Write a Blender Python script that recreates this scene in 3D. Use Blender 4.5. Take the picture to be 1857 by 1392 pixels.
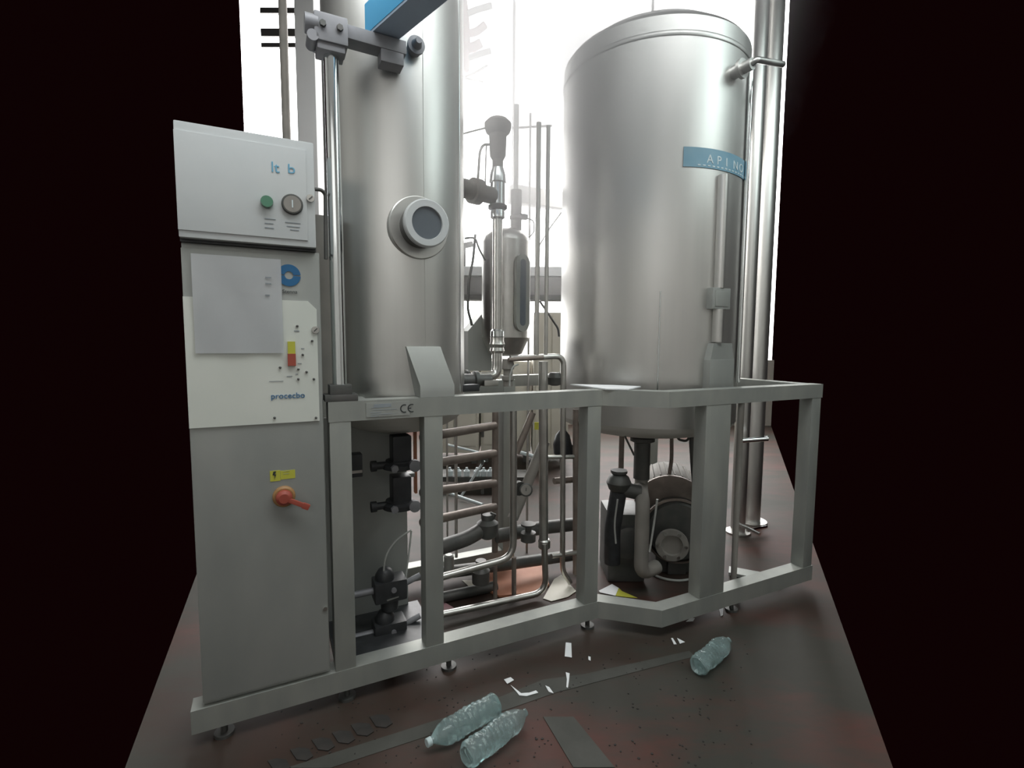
import bpy, bmesh, math, random
from mathutils import Vector, Matrix
random.seed(7)
for o in list(bpy.data.objects): bpy.data.objects.remove(o)
SC = bpy.context.scene
COL = SC.collection
# ---------------------------------------------------------------- camera
F = 900.0; CX = 928.5; CY = 696.0; PITCH = math.radians(4.83); ROLL = math.radians(0.33); H = 1.5
cam = bpy.data.cameras.new('camera'); cam.sensor_fit = 'HORIZONTAL'; cam.sensor_width = 36
cam.lens = F / 1857.0 * 36; cam.clip_start = .05; cam.clip_end = 100
camo = bpy.data.objects.new('camera', cam); COL.objects.link(camo)
fw = Vector((0, math.cos(PITCH), -math.sin(PITCH))); up0 = Vector((0, math.sin(PITCH), math.cos(PITCH))); rt0 = Vector((1, 0, 0))
c, s = math.cos(ROLL), math.sin(ROLL)
rt = rt0 * c + up0 * s; up = up0 * c - rt0 * s
camo.matrix_world = Matrix(((rt.x, up.x, -fw.x, 0), (rt.y, up.y, -fw.y, 0), (rt.z, up.z, -fw.z, H), (0, 0, 0, 1)))
SC.camera = camo
# ---------------------------------------------------------------- world, lamps, exposure
w = bpy.data.worlds.new('world'); SC.world = w; w.use_nodes = True
w.node_tree.nodes['Background'].inputs[0].default_value = (.004, .0008, .001, 1)
w.node_tree.nodes['Background'].inputs[1].default_value = 1.0
def area(name, loc, target, sx, sy, power, col=(1, 1, 1)):
    l = bpy.data.lights.new(name, 'AREA'); l.shape = 'RECTANGLE'; l.size = sx; l.size_y = sy; l.energy = power; l.color = col
    o = bpy.data.objects.new(name, l); COL.objects.link(o); o.location = loc
    o.rotation_euler = (Vector(target) - Vector(loc)).to_track_quat('-Z', 'Y').to_euler()
    return o
area('skylight_near', (.1, 1.15, 4.2), (.1, 1.5, 0), 3.6, 1.1, 92, (.97, 1, 1))  # soft overhead fill added above the machine front, no known skylight
area('skylight_right', (2.9, 1.6, 3.9), (.9, 3.2, 2.4), 1.1, 1.6, 26, (.86, 1, .98))  # fill added from the upper right, its source is made up
area('window_light_behind', (0, -2.6, 3.4), (0, 2.4, 1.8), 3.4, 1.4, 14, (1, .99, .97))  # added front fill behind the camera, no window in that wall
area('daylight_back', (0, 8.2, 4.4), (0, 2.5, .6), 6, 3, 330, (1, .96, .93))
vs = SC.view_settings; vs.view_transform = 'Standard'; vs.look = 'None'; vs.gamma = 1; vs.use_curve_mapping = False
vs.exposure = 0.0
# ---------------------------------------------------------------- geometry helpers
def ray(px, py):
    x = (px - CX) / F; y = -(py - CY) / F
    return rt * x + up * y + fw
def at(px, py, Y):
    d = ray(px, py); t = Y / d.y; return Vector((d.x * t, Y, H + d.z * t))
def ground(px, py, z=0.0):
    d = ray(px, py); t = (z - H) / d.z; return Vector((d.x * t, d.y * t, z))
TH = math.radians(26); U = Vector((math.cos(TH), math.sin(TH), 0)); V = Vector((-math.sin(TH), math.cos(TH), 0)); Z = Vector((0, 0, 1))
A0 = Vector((-.717, 1.922, 0))
def M(u, v, z): return A0 + U * u + V * v + Z * z
def onv(px, py, v):
    d = ray(px, py); p0 = A0 + V * v; t = p0.dot(V) / d.dot(V); q = d * t; return Vector((q.x, q.y, H + q.z))
def uz(px, py, v):
    p = onv(px, py, v) - A0; return p.dot(U), p.z
ORG = {}
class B:
    def __init__(s): s.bm = bmesh.new()
    def box(s, c, size, ax=(U, V, Z), bev=0.0):
        t = bmesh.new(); bmesh.ops.create_cube(t, size=1)
        if bev:
            for v in t.verts: v.co = Vector((v.co.x * size[0], v.co.y * size[1], v.co.z * size[2]))
            bmesh.ops.bevel(t, geom=t.edges[:], offset=bev, segments=2, affect='EDGES', profile=.7)
            m = Matrix((ax[0], ax[1], ax[2])).transposed()
            for v in t.verts: v.co = m @ v.co + Vector(c)
        else:
            for v in t.verts: v.co = ax[0] * v.co.x * size[0] + ax[1] * v.co.y * size[1] + ax[2] * v.co.z * size[2] + Vector(c)
        s.merge(t); return s
    def span(s, u0, u1, v0, v1, z0, z1, bev=0.0):
        return s.box(M((u0 + u1) / 2, (v0 + v1) / 2, (z0 + z1) / 2), (abs(u1 - u0), abs(v1 - v0), abs(z1 - z0)), bev=bev)
    def merge(s, t):
        me = bpy.data.meshes.new('t'); t.to_mesh(me); t.free(); s.bm.from_mesh(me); bpy.data.meshes.remove(me)
    def lathe(s, org, axis, prof, seg=32, caps=True, wob=0):
        axis = Vector(axis).normalized(); a = axis.orthogonal().normalized(); b = axis.cross(a); rings = []
        for (r, h) in prof:
            ring = []
            for i in range(seg):
                an = 2 * math.pi * i / seg; rr = r
                if wob: rr = r * (1 + wob * math.sin(3 * an + h * 40) + wob * .7 * math.sin(7 * an - h * 90))
                ring.append(s.bm.verts.new(Vector(org) + axis * h + (a * math.cos(an) + b * math.sin(an)) * max(rr, 1e-4)))
            rings.append(ring)
        for r0, r1 in zip(rings, rings[1:]):
            for i in range(seg): s.bm.faces.new((r0[i], r0[(i + 1) % seg], r1[(i + 1) % seg], r1[i]))
        if caps: s.bm.faces.new(rings[0][::-1]); s.bm.faces.new(rings[-1])
        return s
    def cyl(s, p0, p1, r0, r1=None, seg=20):
        p0 = Vector(p0); p1 = Vector(p1); return s.lathe(p0, p1 - p0, [(r0, 0), (r0 if r1 is None else r1, (p1 - p0).length)], seg)
    def tube(s, pts, r, bend=0.0, seg=14):
        pts = [Vector(p) for p in pts]; path = [pts[0]]
        for i in range(1, len(pts) - 1):
            p, q, n = pts[i - 1], pts[i], pts[i + 1]
            b = min(bend, (p - q).length * .48, (n - q).length * .48)
            if b > 0:
                e0 = q + (p - q).normalized() * b; e1 = q + (n - q).normalized() * b
                for k in range(7):
                    t = k / 6; path.append(e0 * (1 - t) ** 2 + q * 2 * t * (1 - t) + e1 * t * t)
            else: path.append(q)
        path.append(pts[-1]); rings = []; prev = None
        for i, p in enumerate(path):
            d = (path[min(i + 1, len(path) - 1)] - path[max(i - 1, 0)]).normalized()
            a = d.orthogonal().normalized() if prev is None else (prev - d * prev.dot(d)).normalized()
            prev = a; b = d.cross(a)
            rings.append([s.bm.verts.new(p + (a * math.cos(2 * math.pi * k / seg) + b * math.sin(2 * math.pi * k / seg)) * r) for k in range(seg)])
        for r0, r1 in zip(rings, rings[1:]):
            for i in range(seg): s.bm.faces.new((r0[i], r0[(i + 1) % seg], r1[(i + 1) % seg], r1[i]))
        s.bm.faces.new(rings[0][::-1]); s.bm.faces.new(rings[-1]); return s
    def prism(s, pts, d):
        d = Vector(d); a = [s.bm.verts.new(Vector(p)) for p in pts]; b = [s.bm.verts.new(Vector(p) + d) for p in pts]
        n = len(pts); s.bm.faces.new(a[::-1]); s.bm.faces.new(b)
        for i in range(n): s.bm.faces.new((a[i], a[(i + 1) % n], b[(i + 1) % n], b[i]))
        return s
    def build(s, name, mt, parent=None, smooth=True, **kw):
        bmesh.ops.recalc_face_normals(s.bm, faces=s.bm.faces[:])
        org = ORG[parent.name] if parent else None
        if org is None:
            vs_ = [v.co for v in s.bm.verts]
            org = Vector((sum(v.x for v in vs_) / len(vs_), sum(v.y for v in vs_) / len(vs_), min(v.z for v in vs_)))
        for v in s.bm.verts: v.co -= org
        if smooth:
            for f in s.bm.faces: f.smooth = True
            for e in s.bm.edges:
                if len(e.link_faces) == 2 and e.calc_face_angle(0) > .6: e.smooth = False
        me = bpy.data.meshes.new(name); s.bm.to_mesh(me); s.bm.free(); me.materials.append(mt)
        o = bpy.data.objects.new(name, me); COL.objects.link(o)
        if parent: o.parent = parent
        else: o.location = org
        ORG[o.name] = org
        for k, v in kw.items(): o[k] = v
        return o
def thing(name, loc, label, category, group=None):
    o = bpy.data.objects.new(name, None); COL.objects.link(o); o.location = Vector(loc); o.empty_display_size = .1
    o['label'] = label; o['category'] = category
    if group: o['group'] = group
    ORG[o.name] = Vector(loc); return o
def text(name, st, size, pos, xd, yd, mt, parent, depth=.0006, sx=1, font_sp=1.0, label=None):
    cu = bpy.data.curves.new(name, 'FONT'); cu.body = st; cu.size = size; cu.extrude = depth; cu.space_character = font_sp
    t = bpy.data.objects.new(name, cu); COL.objects.link(t); bpy.context.view_layer.update()
    me = bpy.data.meshes.new_from_object(t.evaluated_get(bpy.context.evaluated_depsgraph_get()))
    bpy.data.objects.remove(t); xd = Vector(xd); yd = Vector(yd); n = xd.cross(yd); org = ORG[parent.name]
    for v in me.vertices: v.co = Vector(pos) + xd * v.co.x * sx + yd * v.co.y + n * v.co.z - org
    me.materials.clear(); me.materials.append(mt)
    o = bpy.data.objects.new(name, me); COL.objects.link(o); o.parent = parent; ORG[o.name] = org
    if label: o['label'] = label
    return o
# ---------------------------------------------------------------- materials
def mat(name, col, metal=0.0, rough=.5, col2=None, scale=6.0, stretch=(1, 1, 1), bump=0.0, rvar=0.0, emit=None, trans=0.0, ior=1.45, alpha=1.0, aniso=0.0, coat=0.0, lo=.35, hi=.7, detail=5):
    m = bpy.data.materials.new(name); m.use_nodes = True; nt = m.node_tree; p = nt.nodes['Principled BSDF']
    p.inputs['Base Color'].default_value = (*col, 1); p.inputs['Metallic'].default_value = metal; p.inputs['Roughness'].default_value = rough
    p.inputs['Transmission Weight'].default_value = trans; p.inputs['IOR'].default_value = ior; p.inputs['Alpha'].default_value = alpha
    p.inputs['Coat Weight'].default_value = coat
    if aniso: p.inputs['Anisotropic'].default_value = aniso
    if emit: p.inputs['Emission Color'].default_value = (*emit[:3], 1); p.inputs['Emission Strength'].default_value = emit[3]
    tc = nt.nodes.new('ShaderNodeTexCoord'); mp = nt.nodes.new('ShaderNodeMapping'); mp.inputs['Scale'].default_value = stretch
    nz = nt.nodes.new('ShaderNodeTexNoise'); nz.inputs['Scale'].default_value = scale; nz.inputs['Detail'].default_value = detail
    nt.links.new(tc.outputs['Object'], mp.inputs[0]); nt.links.new(mp.outputs[0], nz.inputs['Vector'])
    if col2 is not None:
        r = nt.nodes.new('ShaderNodeValToRGB'); r.color_ramp.elements[0].position = lo; r.color_ramp.elements[1].position = hi
        r.color_ramp.elements[0].color = (*col, 1); r.color_ramp.elements[1].color = (*col2, 1)
        nt.links.new(nz.outputs['Fac'], r.inputs[0]); nt.links.new(r.outputs[0], p.inputs['Base Color'])
    if rvar:
        mr = nt.nodes.new('ShaderNodeMapRange'); mr.inputs[3].default_value = max(rough - rvar, .02); mr.inputs[4].default_value = min(rough + rvar, 1)
        nt.links.new(nz.outputs['Fac'], mr.inputs[0]); nt.links.new(mr.outputs[0], p.inputs['Roughness'])
    if bump:
        b = nt.nodes.new('ShaderNodeBump'); b.inputs['Strength'].default_value = bump; b.inputs['Distance'].default_value = .01
        nt.links.new(nz.outputs['Fac'], b.inputs['Height']); nt.links.new(b.outputs[0], p.inputs['Normal'])
    return m
STEEL = mat('brushed_tank_steel', (.60, .605, .585), 1, .37, (.68, .68, .66), 9, (1, 1, .06), bump=.03, rvar=.05, aniso=.5)
STEEL2 = mat('warm_tank_steel', (.62, .62, .60), 1, .40, (.70, .69, .67), 7, (1, 1, .06), bump=.03, rvar=.05, aniso=.5)
PIPE = mat('pipe_steel', (.52, .515, .49), 1, .32, (.62, .61, .58), 14, bump=.04, rvar=.08)
PIPEB = mat('brown_stained_pipe_steel', (.20, .165, .145), .5, .5, (.28, .24, .21), 14, bump=.08, rvar=.08)
FRAME = mat('satin_frame_steel', (.30, .315, .295), .45, .5, (.36, .37, .34), 10, (1, 1, .3), bump=.05, rvar=.07)
CAB = mat('cabinet_grey_steel', (.30, .315, .30), .35, .5, (.35, .36, .34), 5, (1, 1, .4), bump=.03, rvar=.06)
CABW = mat('upper_box_paint', (.50, .53, .54), 0, .45, (.55, .57, .57), 3)
WHITE = mat('white_panel', (.60, .63, .58), 0, .4, (.66, .67, .62), 3)
PAPER = mat('paper', (.72, .74, .75), 0, .7, (.78, .79, .80), 3)
DISH = mat('dull_dish_steel', (.56, .56, .52), .2, .6, (.62, .61, .57), 6)
DARK = mat('dark_rubber', (.022, .024, .026), 0, .42, (.04, .042, .045), 20, bump=.1)
DARKM = mat('dark_iron', (.09, .095, .09), .5, .5, (.13, .125, .12), 12, bump=.15)
HEADM = mat('dark_head_steel', (.20, .205, .22), .2, .5, (.25, .25, .265), 12, bump=.1)
GREYM = mat('motor_grey', (.24, .23, .21), .1, .7, (.29, .27, .245), 9, bump=.1)
CHROME = mat('polished_rod', (.75, .78, .78), 1, .14)
BLUE = mat('blue_beam_paint', (.10, .42, .72), 0, .4, (.13, .46, .76), 4)
BLUEL = mat('blue_print', (.02, .12, .27), 0, .45, (.025, .15, .32), 8)
BLUEP = mat('pale_blue_print', (.13, .36, .52), 0, .5, (.16, .40, .56), 8)
LBL = mat('faded_blue_label', (.16, .33, .44), 0, .4, (.22, .38, .47), 12)
LBLW = mat('label_white', (.62, .70, .72), 0, .5)
INK = mat('ink', (.03, .035, .035), 0, .6); INKG = mat('grey_ink', (.25, .28, .30), 0, .6)
GREEN = mat('green_lens', (.02, .16, .08), 0, .2, coat=.5)
YEL = mat('yellow_sticker', (.44, .44, .05), 0, .5, (.50, .49, .07), 8)
RED = mat('red_plastic', (.30, .06, .04), 0, .5, (.34, .075, .05), 8)
ORAN = mat('amber_plastic', (.30, .16, .06), 0, .5, (.34, .19, .08), 8)
UNDER = mat('blue_grey_underside', (.34, .42, .52), 0, .5, (.38, .46, .56), 6)
GLASSD = mat('sight_glass_dark', (.10, .12, .14), 0, .12, (.13, .15, .17), 3, coat=.6)
PLATE = mat('nameplate_metal', (.36, .38, .36), .5, .45, (.40, .41, .39), 6)
CREAM = mat('cream_machine_paint', (.58, .56, .48), 0, .5, (.64, .61, .53), 3)
BEAM = mat('mezzanine_steel', (.22, .22, .215), .2, .6, (.28, .27, .26), 4)
PLAST = mat('bottle_plastic', (.62, .80, .80), 0, .08, None, 30, bump=.5, trans=.86, ior=1.33)
CAPM = mat('bottle_cap', (.45, .55, .56), 0, .4)
WALLM = mat('back_wall_paint', (.62, .58, .52), 0, .8, (.68, .64, .57), 2)
HALL = mat('hall_wall_plaster', (.42, .42, .40), 0, .9, (.48, .47, .45), 1.5)
HALLD = mat('hall_dark_plinth', (.10, .10, .10), 0, .9, (.13, .13, .12), 1.5)
CEIL = mat('hall_ceiling', (.75, .76, .76), 0, .9, (.80, .80, .80), 1.5)
GLOW = mat('overexposed_glazing', (.9, .9, .9), 0, .5, emit=(1, .995, .99, 7.0))
PINK = mat('pink_fabric', (.55, .30, .33), 0, .8, (.6, .4, .42), 12)
WOOD = mat('orange_crate_plastic', (.40, .16, .09), 0, .6, (.44, .20, .12), 8)
MUD = mat('mud', (.022, .021, .019), 0, .8, (.035, .03, .027), 20, bump=.3)
CEM = mat('cement_strip', (.046, .047, .040), 0, .7, (.062, .062, .054), 7, bump=.2)
HOSE = mat('pale_hose', (.35, .36, .34), 0, .4)
fm = mat('worn_red_floor', (.040, .026, .020), 0, .34, (.075, .032, .025), 1.1, bump=.12, lo=.42, hi=.62)
def floor_nodes(m):
    nt = m.node_tree; p = nt.nodes['Principled BSDF']; tc = [n for n in nt.nodes if n.bl_idname == 'ShaderNodeTexCoord'][0]
    base = p.inputs['Base Color'].links[0].from_socket
    n2 = nt.nodes.new('ShaderNodeTexNoise'); n2.inputs['Scale'].default_value = 2.3; n2.inputs['Detail'].default_value = 8; n2.inputs['Roughness'].default_value = .65
    mp = nt.nodes.new('ShaderNodeMapping'); mp.inputs['Rotation'].default_value = (0, 0, -TH); mp.inputs['Scale'].default_value = (.45, 1.3, 1)
    nt.links.new(tc.outputs['Object'], mp.inputs[0]); nt.links.new(mp.outputs[0], n2.inputs['Vector'])
    r = nt.nodes.new('ShaderNodeValToRGB'); r.color_ramp.elements[0].position = .40; r.color_ramp.elements[1].position = .60
    mx = nt.nodes.new('ShaderNodeMix'); mx.data_type = 'RGBA'
    nt.links.new(n2.outputs['Fac'], r.inputs[0]); nt.links.new(r.outputs[0], mx.inputs[0]); nt.links.new(base, mx.inputs[6])
    mx.inputs[7].default_value = (.040, .038, .031, 1); nt.links.new(mx.outputs[2], p.inputs['Base Color'])
    mr = nt.nodes.new('ShaderNodeMapRange'); mr.inputs[3].default_value = .42; mr.inputs[4].default_value = .75; p.inputs['Specular IOR Level'].default_value = .3
    nt.links.new(n2.outputs['Fac'], mr.inputs[0]); nt.links.new(mr.outputs[0], p.inputs['Roughness'])
floor_nodes(fm)
def struct(name, b, m, smooth=False, **kw): return b.build(name, m, smooth=smooth, kind='structure', **kw)
WX = (Vector((1, 0, 0)), Vector((0, 1, 0)), Z)
# ---------------------------------------------------------------- the hall
YB = 9.0
b = B(); b.prism([(-3.2, -3, -.1), (3.2, -3, -.1), (3.2, 1.2, -.1), (1.25, 1.4, -.1), (4.75, YB, -.1), (-4.75, YB, -.1), (-1.25, 1.4, -.1), (-3.2, 1.2, -.1)], (0, 0, .1))
struct('floor', b, fm)
b = B(); b.box((0, YB + .1, .6), (9.5, .2, 1.2), WX); struct('wall_back', b, WALLM)
for i in range(4):
    b = B(); b.box((-3.56 + 2.375 * i, YB + .06, 4.9), (2.33, .02, 7.4), WX); struct('window_%d' % (i + 1), b, GLOW)
for i in range(3):
    b = B(); b.box((-2.375 + 2.375 * i, YB + .04, 4.9), (.045, .06, 7.4), WX, 0); struct('trim_%d' % (i + 1), b, CEIL)
b = B(); b.box((0, -3.05, 2.2), (6.5, .1, 4.4), WX); struct('wall_front', b, HALL)
b = B(); b.box((-3.25, -.6, 2.2), (.1, 4.8, 4.4), WX); struct('wall_left', b, HALL)
b = B(); b.box((3.25, -.6, 2.2), (.1, 4.8, 4.4), WX); struct('wall_right', b, HALL)
b = B(); b.box((0, -.9, 4.55), (6.5, 4.2, .1), WX); struct('ceiling', b, CEIL)
# ---------------------------------------------------------------- steel frame of the machine
ZT, ZTB, ZB, ZBB = 1.262, 1.182, .058, .148
KV = -.2124
fr = thing('tank_stand', M(.6, .4, 0), 'grey square-tube steel frame carrying both steel tanks', 'frame')
def rail(name, u0, v0, u1, v1, z0, z1, wd=.08, m=FRAME):
    p0, p1 = M(u0, v0, (z0 + z1) / 2), M(u1, v1, (z0 + z1) / 2); d = (p1 - p0); L = d.length; d.normalize(); n = Z.cross(d)
    B().box((p0 + p1) / 2 + n * wd / 2, (L, wd, z1 - z0), (d, n, Z), .005).build(name, m, fr)
def mitre(name, pts, wd, z0, z1):      # front rail run with mitred corners, pts in (u, v) along the outer edge
    q = [Vector((p[0], p[1])) for p in pts]; out = []
    for i, p in enumerate(q):
        ds = []
        if i > 0: ds.append((q[i] - q[i - 1]).normalized())
        if i < len(q) - 1: ds.append((q[i + 1] - q[i]).normalized())
        ns = [Vector((-d.y, d.x)) for d in ds]; n = sum(ns, Vector((0, 0))).normalized(); k = wd / n.dot(ns[0]); out.append(p + n * k)
    for i in range(len(q) - 1):
        cs = [q[i], q[i + 1], out[i + 1], out[i]]
        B().prism([M(c_.x, c_.y, z0) for c_ in cs], (0, 0, z1 - z0)).build(name, FRAME, fr)
K1 = (1.308, 0); K2 = (1.549, KV)
mitre('top_rail', [(0, 0), K1, K2, (2.75, KV)], .08, ZTB, ZT)
mitre('bottom_rail', [(-.50, 0), K1, K2, (2.75, KV)], .08, ZB, ZBB)
def post(u, v, wd=.082, dp=.08, z0=ZBB, z1=ZTB): B().span(u, u + wd, v, v + dp, z0, z1, .005).build('post', FRAME, fr)
post(.003, .002); post(.384, .002); post(1.222, .002)
uc0, uc1 = uz(1278, 850, KV)[0], uz(1326, 850, KV)[0]
post(uc0, KV + .002, (uc1 - uc0) * .92)
for u in (.0, 1.13): post(u, .80, z0=.06, z1=ZT)
post(2.66, 1.15, z0=.06, z1=ZT); post(2.66, KV + .002)
rail('back_rail', .08, .80, 1.13, .80, ZTB, ZT - .002); rail('back_rail', .08, .80, 1.13, .80, ZB, ZBB)
rail('side_rail', 2.66, 1.15, 2.66, -.13, ZTB, ZT); 
rail('side_rail', .08, .8, .08, .08, ZTB + .002, ZT - .002)
rail('back_rail', 1.30, 1.15, 2.66, 1.15, ZTB, ZT)
for (u, v) in ((.05, .04), (.5, .04), (1.27, .04), (2.1, KV + .04), (.05, .84), (1.26, .84), (-.4, .04)):
    B().cyl(M(u, v, 0), M(u, v, .012), .035).cyl(M(u, v, .01), M(u, v, ZB), .012).build('levelling_foot', DARKM, fr)
# inner backing panel seen in the left bay
p0 = uz(640, 850, .42)[0]; p1 = uz(737, 850, .42)[0]
B().span(.02, p1, .415, .425, .10, 1.14).build('backing_panel', CAB, fr, label='plain grey sheet panel behind the valves of the left bay')
B().span(.01, .46, .082, .43, ZBB - .03, ZBB - .005).build('drip_tray', DARK, fr, label='dark tray in the floor of the left bay')
# nameplate with CE mark
n0, nz0 = uz(664, 754, 0); n1, nz1 = uz(742, 728, 0)
npl = B().span(n0, n1 + .002, -.003, .001, ZTB + .012, ZT - .010, .0).build('nameplate', PLATE, fr, label='thin metal nameplate with CE mark')
cz = (ZTB + ZT) / 2
def arc(b_, cu, cz_, r, a0, a1, th, v=-.0045, n=14):
    P_ = []
    for k in range(n + 1): a = math.radians(a0 + (a1 - a0) * k / n); P_.append((cu + r * math.cos(a), cz_ + r * math.sin(a)))
    for k in range(n, -1, -1): a = math.radians(a0 + (a1 - a0) * k / n); P_.append((cu + (r - th) * math.cos(a), cz_ + (r - th) * math.sin(a)))
    for k in range(n):
        q = [P_[k], P_[k + 1], P_[2 * n - k], P_[2 * n + 1 - k]]
        b_.prism([M(x, v, y) for x, y in q], V * .0015)
b = B(); ucx = uz(734, 741, 0)[0]; arc(b, ucx - .002, cz, .018, 65, 295, .0045); arc(b, ucx + .029, cz, .018, 65, 295, .0045)
b.span(ucx + .014, ucx + .026, -.0045, -.003, cz - .0022, cz + .0022); b.build('ce_mark', INK, npl)
b = B()
for k, (f0, f1, zz) in enumerate(((.20, .50, .062), (.12, .40, .050), (.16, .70, .040), (.1, .34, .030), (.12, .60, .022), (.1, .28, .014))):
    W = n1 - n0; b.span(n0 + W * f0, n0 + W * f1, -.0042, -.003, ZTB + zz - .0012, ZTB + zz + .0012)
b.span(n0 + .03, n0 + .10, -.0042, -.003, ZTB + .050, ZTB + .064)
b.build('print_lines', INKG, npl)
# ---------------------------------------------------------------- electrical cabinet
cb = thing('electrical_cabinet', M(-.22, .2, ZBB), 'tall grey control cabinet with white panel and red rotary switch', 'cabinet')
CL, CR = -.46, -.016
B().span(CL, CR, .02, .36, ZBB + .001, 1.835, .004).build('body', CAB, cb)
dz1 = 1.180
dr = B().span(CL, CR - .004, .002, .021, ZBB + .02, 1.815, .003).build('door', CAB, cb)
B().cyl(onv(590, 1103, .002), onv(590, 1103, .002) - V * .006, .008).build('lock', PIPE, dr)
ub = B().span(CL, -.030, -.028, .30, 1.845, 2.222, .006).build('upper_box', CABW, cb, label='pale blue-grey upper box with gauge and green lamp')
B().span(CL, -.058, -.033, -.027, 1.868, 2.190, .002).build('upper_face_plate', CABW, ub)
B().span(CL, -.03, .0, .3, 1.835, 1.846).build('gap_strip', DARK, cb)  # dark strip standing in for the shadow under the upper box
# control panel plate with cut corner
VP = -.004
zt = uz(540, 545, VP)[1]; zb = uz(540, 765, VP)[1]; ur = uz(578, 700, VP)[0]
pts = [(CL, zb), (ur, zb), (ur, zt - .03), (ur - .03, zt), (CL, zt)]
wp = B().prism([M(x, .001, z) for x, z in pts], V * -.005).build('control_panel', WHITE, cb, False, label='off-white control panel plate with labels and small switches')
def onp(px, py, v=-.005): return onv(px, py, v)
# gauge, lamp, latches
def disc(name, px, py, r, m, par, v=-.034, h=.012, rim=None, lab=None):
    c_ = onv(px, py, v); bb = B().lathe(c_, -V, [(r, 0), (r, h * .7), (r * .92, h)], 28)
    o = bb.build(name, m, par)
    if lab: o['label'] = lab
    return o, c_
g, gc = disc('pressure_gauge', 530, 371, .036, DARKM, ub, lab='round grey gauge dial on upper box')
B().lathe(gc - V * .012, -V, [(.029, 0), (.029, .001)], 24).build('dial_face', GREYM, g)
B().box(gc - V * .0145, (.004, .001, .026), (U, V, Z)).build('needle', LBLW, g)
disc('green_lamp', 484, 367, .021, GREEN, ub, h=.02, lab='green push lamp on upper box')
def latch(px, py, par, v):
    o, c_ = disc('latch', px, py, .014, PIPE, par, v=v, h=.008)
    B().box(c_ - V * .010, (.016, .004, .004), ((U + Z).normalized(), V, (Z - U).normalized())).build('latch_slot', DARKM, o)
latch(563, 360, ub, -.034); latch(572, 598, wp, -.004)
# upper box lettering
text('lettering', 'lt', .052, onv(491, 311, -.0345), U, Z, BLUEP, ub, sx=1.0, label='blue letters on upper box'); text('lettering', 'b', .046, onv(521, 313, -.0345), U, Z, BLUEP, ub, sx=1.2)
b = B()
for (x0, x1, y) in ((480, 500, 397), (480, 496, 405), (480, 497, 413)):
    a_, c_ = onv(x0, y, -.034), onv(x1, y, -.034); d_ = (c_ - a_); L = Vector((d_.x, d_.y, 0)).length; b.box((a_ + c_) / 2 + Z * 0, (L, .0012, .003), (U, V, Z))
b.build('lamp_caption', INKG, ub); b = B()
for (x0, x1, y) in ((517, 545, 404), (520, 544, 411), (526, 542, 417)):
    a_, c_ = onv(x0, y, -.034), onv(x1, y, -.034); d_ = (c_ - a_); L = Vector((d_.x, d_.y, 0)).length; b.box((a_ + c_) / 2 + Z * 0, (L, .0012, .003), (U, V, Z))
b.build('gauge_caption', INKG, ub)
# round blue logo on the cabinet, below the upper box
lc = onv(524, 499, 0.0); lu = (lc - A0).dot(U); b = B()
arc(b, lu, lc.z, .040, 4, 176, .0255, v=-.0015, n=18); arc(b, lu, lc.z, .040, 184, 356, .0255, v=-.0015, n=18)
b.build('round_logo', BLUEL, dr, label='blue ring logo with a slit towards the right')
text('logo_caption', 'Stenna', .019, onv(512, 531, -.001), U, Z, INK, dr, depth=.0004, sx=1.0)
# paper sheet
b = B(); pu1 = uz(512, 560, -.008)[0]; z0 = uz(500, 640, -.008)[1]; z1 = uz(500, 470, -.008)[1]
n = 8; vs_ = []
for i in range(n + 1):
    row = []
    for j in range(n + 1):
        x = CL + .03 + (pu1 - CL - .03) * i / n; z = z0 + (z1 - z0) * j / n; wv = .002 * math.sin(i * 1.3 + j * .8)
        row.append(b.bm.verts.new(M(x, -.012 + wv, z)))
    vs_.append(row)
for i in range(n):
    for j in range(n): b.bm.faces.new((vs_[i][j], vs_[i + 1][j], vs_[i + 1][j + 1], vs_[i][j + 1]))
bmesh.ops.solidify(b.bm, geom=b.bm.faces[:], thickness=.0012)
ps = b.build('paper_sheet', PAPER, None, label='white notice sheet in a sleeve taped to the cabinet front', category='paper')
b = B()
for (x0, x1, y) in ((481, 492, 503), (481, 492, 514), (481, 489, 535)):
    a_, c_ = onv(x0, y, -.0145), onv(x1, y, -.0145); b.box((a_ + c_) / 2, ((c_ - a_).length, .001, .004), (U, V, Z))
b.build('print_lines', INKG, ps, kind='stuff')
# control panel details
def spanpx(b_, x0, y0, x1, y1, v, th=.0015):
    a_, c_ = uz(x0, y1, v), uz(x1, y0, v); b_.span(a_[0], c_[0], v - th, v, a_[1], c_[1])
b = B(); spanpx(b, 522, 619, 535, 641, -.005, .004); b.build('yellow_tag', YEL, wp, label='yellow switch tag')
b = B(); spanpx(b, 522, 641, 536, 663, -.005, .010); b.build('red_rocker_switch', RED, wp, label='red rocker switch')
b = B()
for (x, y) in ((539, 591), (549, 643), (541, 669), (556, 674), (541, 687), (508, 666), (566, 618), (569, 687), (573, 757), (498, 757)):
    b.lathe(onv(x, y, -.004), -V, [(.0045, 0), (.0045, .006), (.002, .008)], 10)
b.build('panel_screws', DARKM, wp, kind='stuff')
b = B()
for (x0, x1, y) in ((533, 543, 600), (488, 514, 691), (540, 547, 659), (520, 530, 682), (546, 552, 632), (536, 540, 678)):
    spanpx(b, x0, y - .8, x1, y + .8, -.005, .0008)
b.build('panel_captions', INKG, wp, kind='stuff')
text('lettering', 'procecbo', .030, onv(491, 723, -.0055), U, Z, BLUEL, wp, sx=1.02, depth=.001, label='blue lettering at the foot of the control panel')
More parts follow.
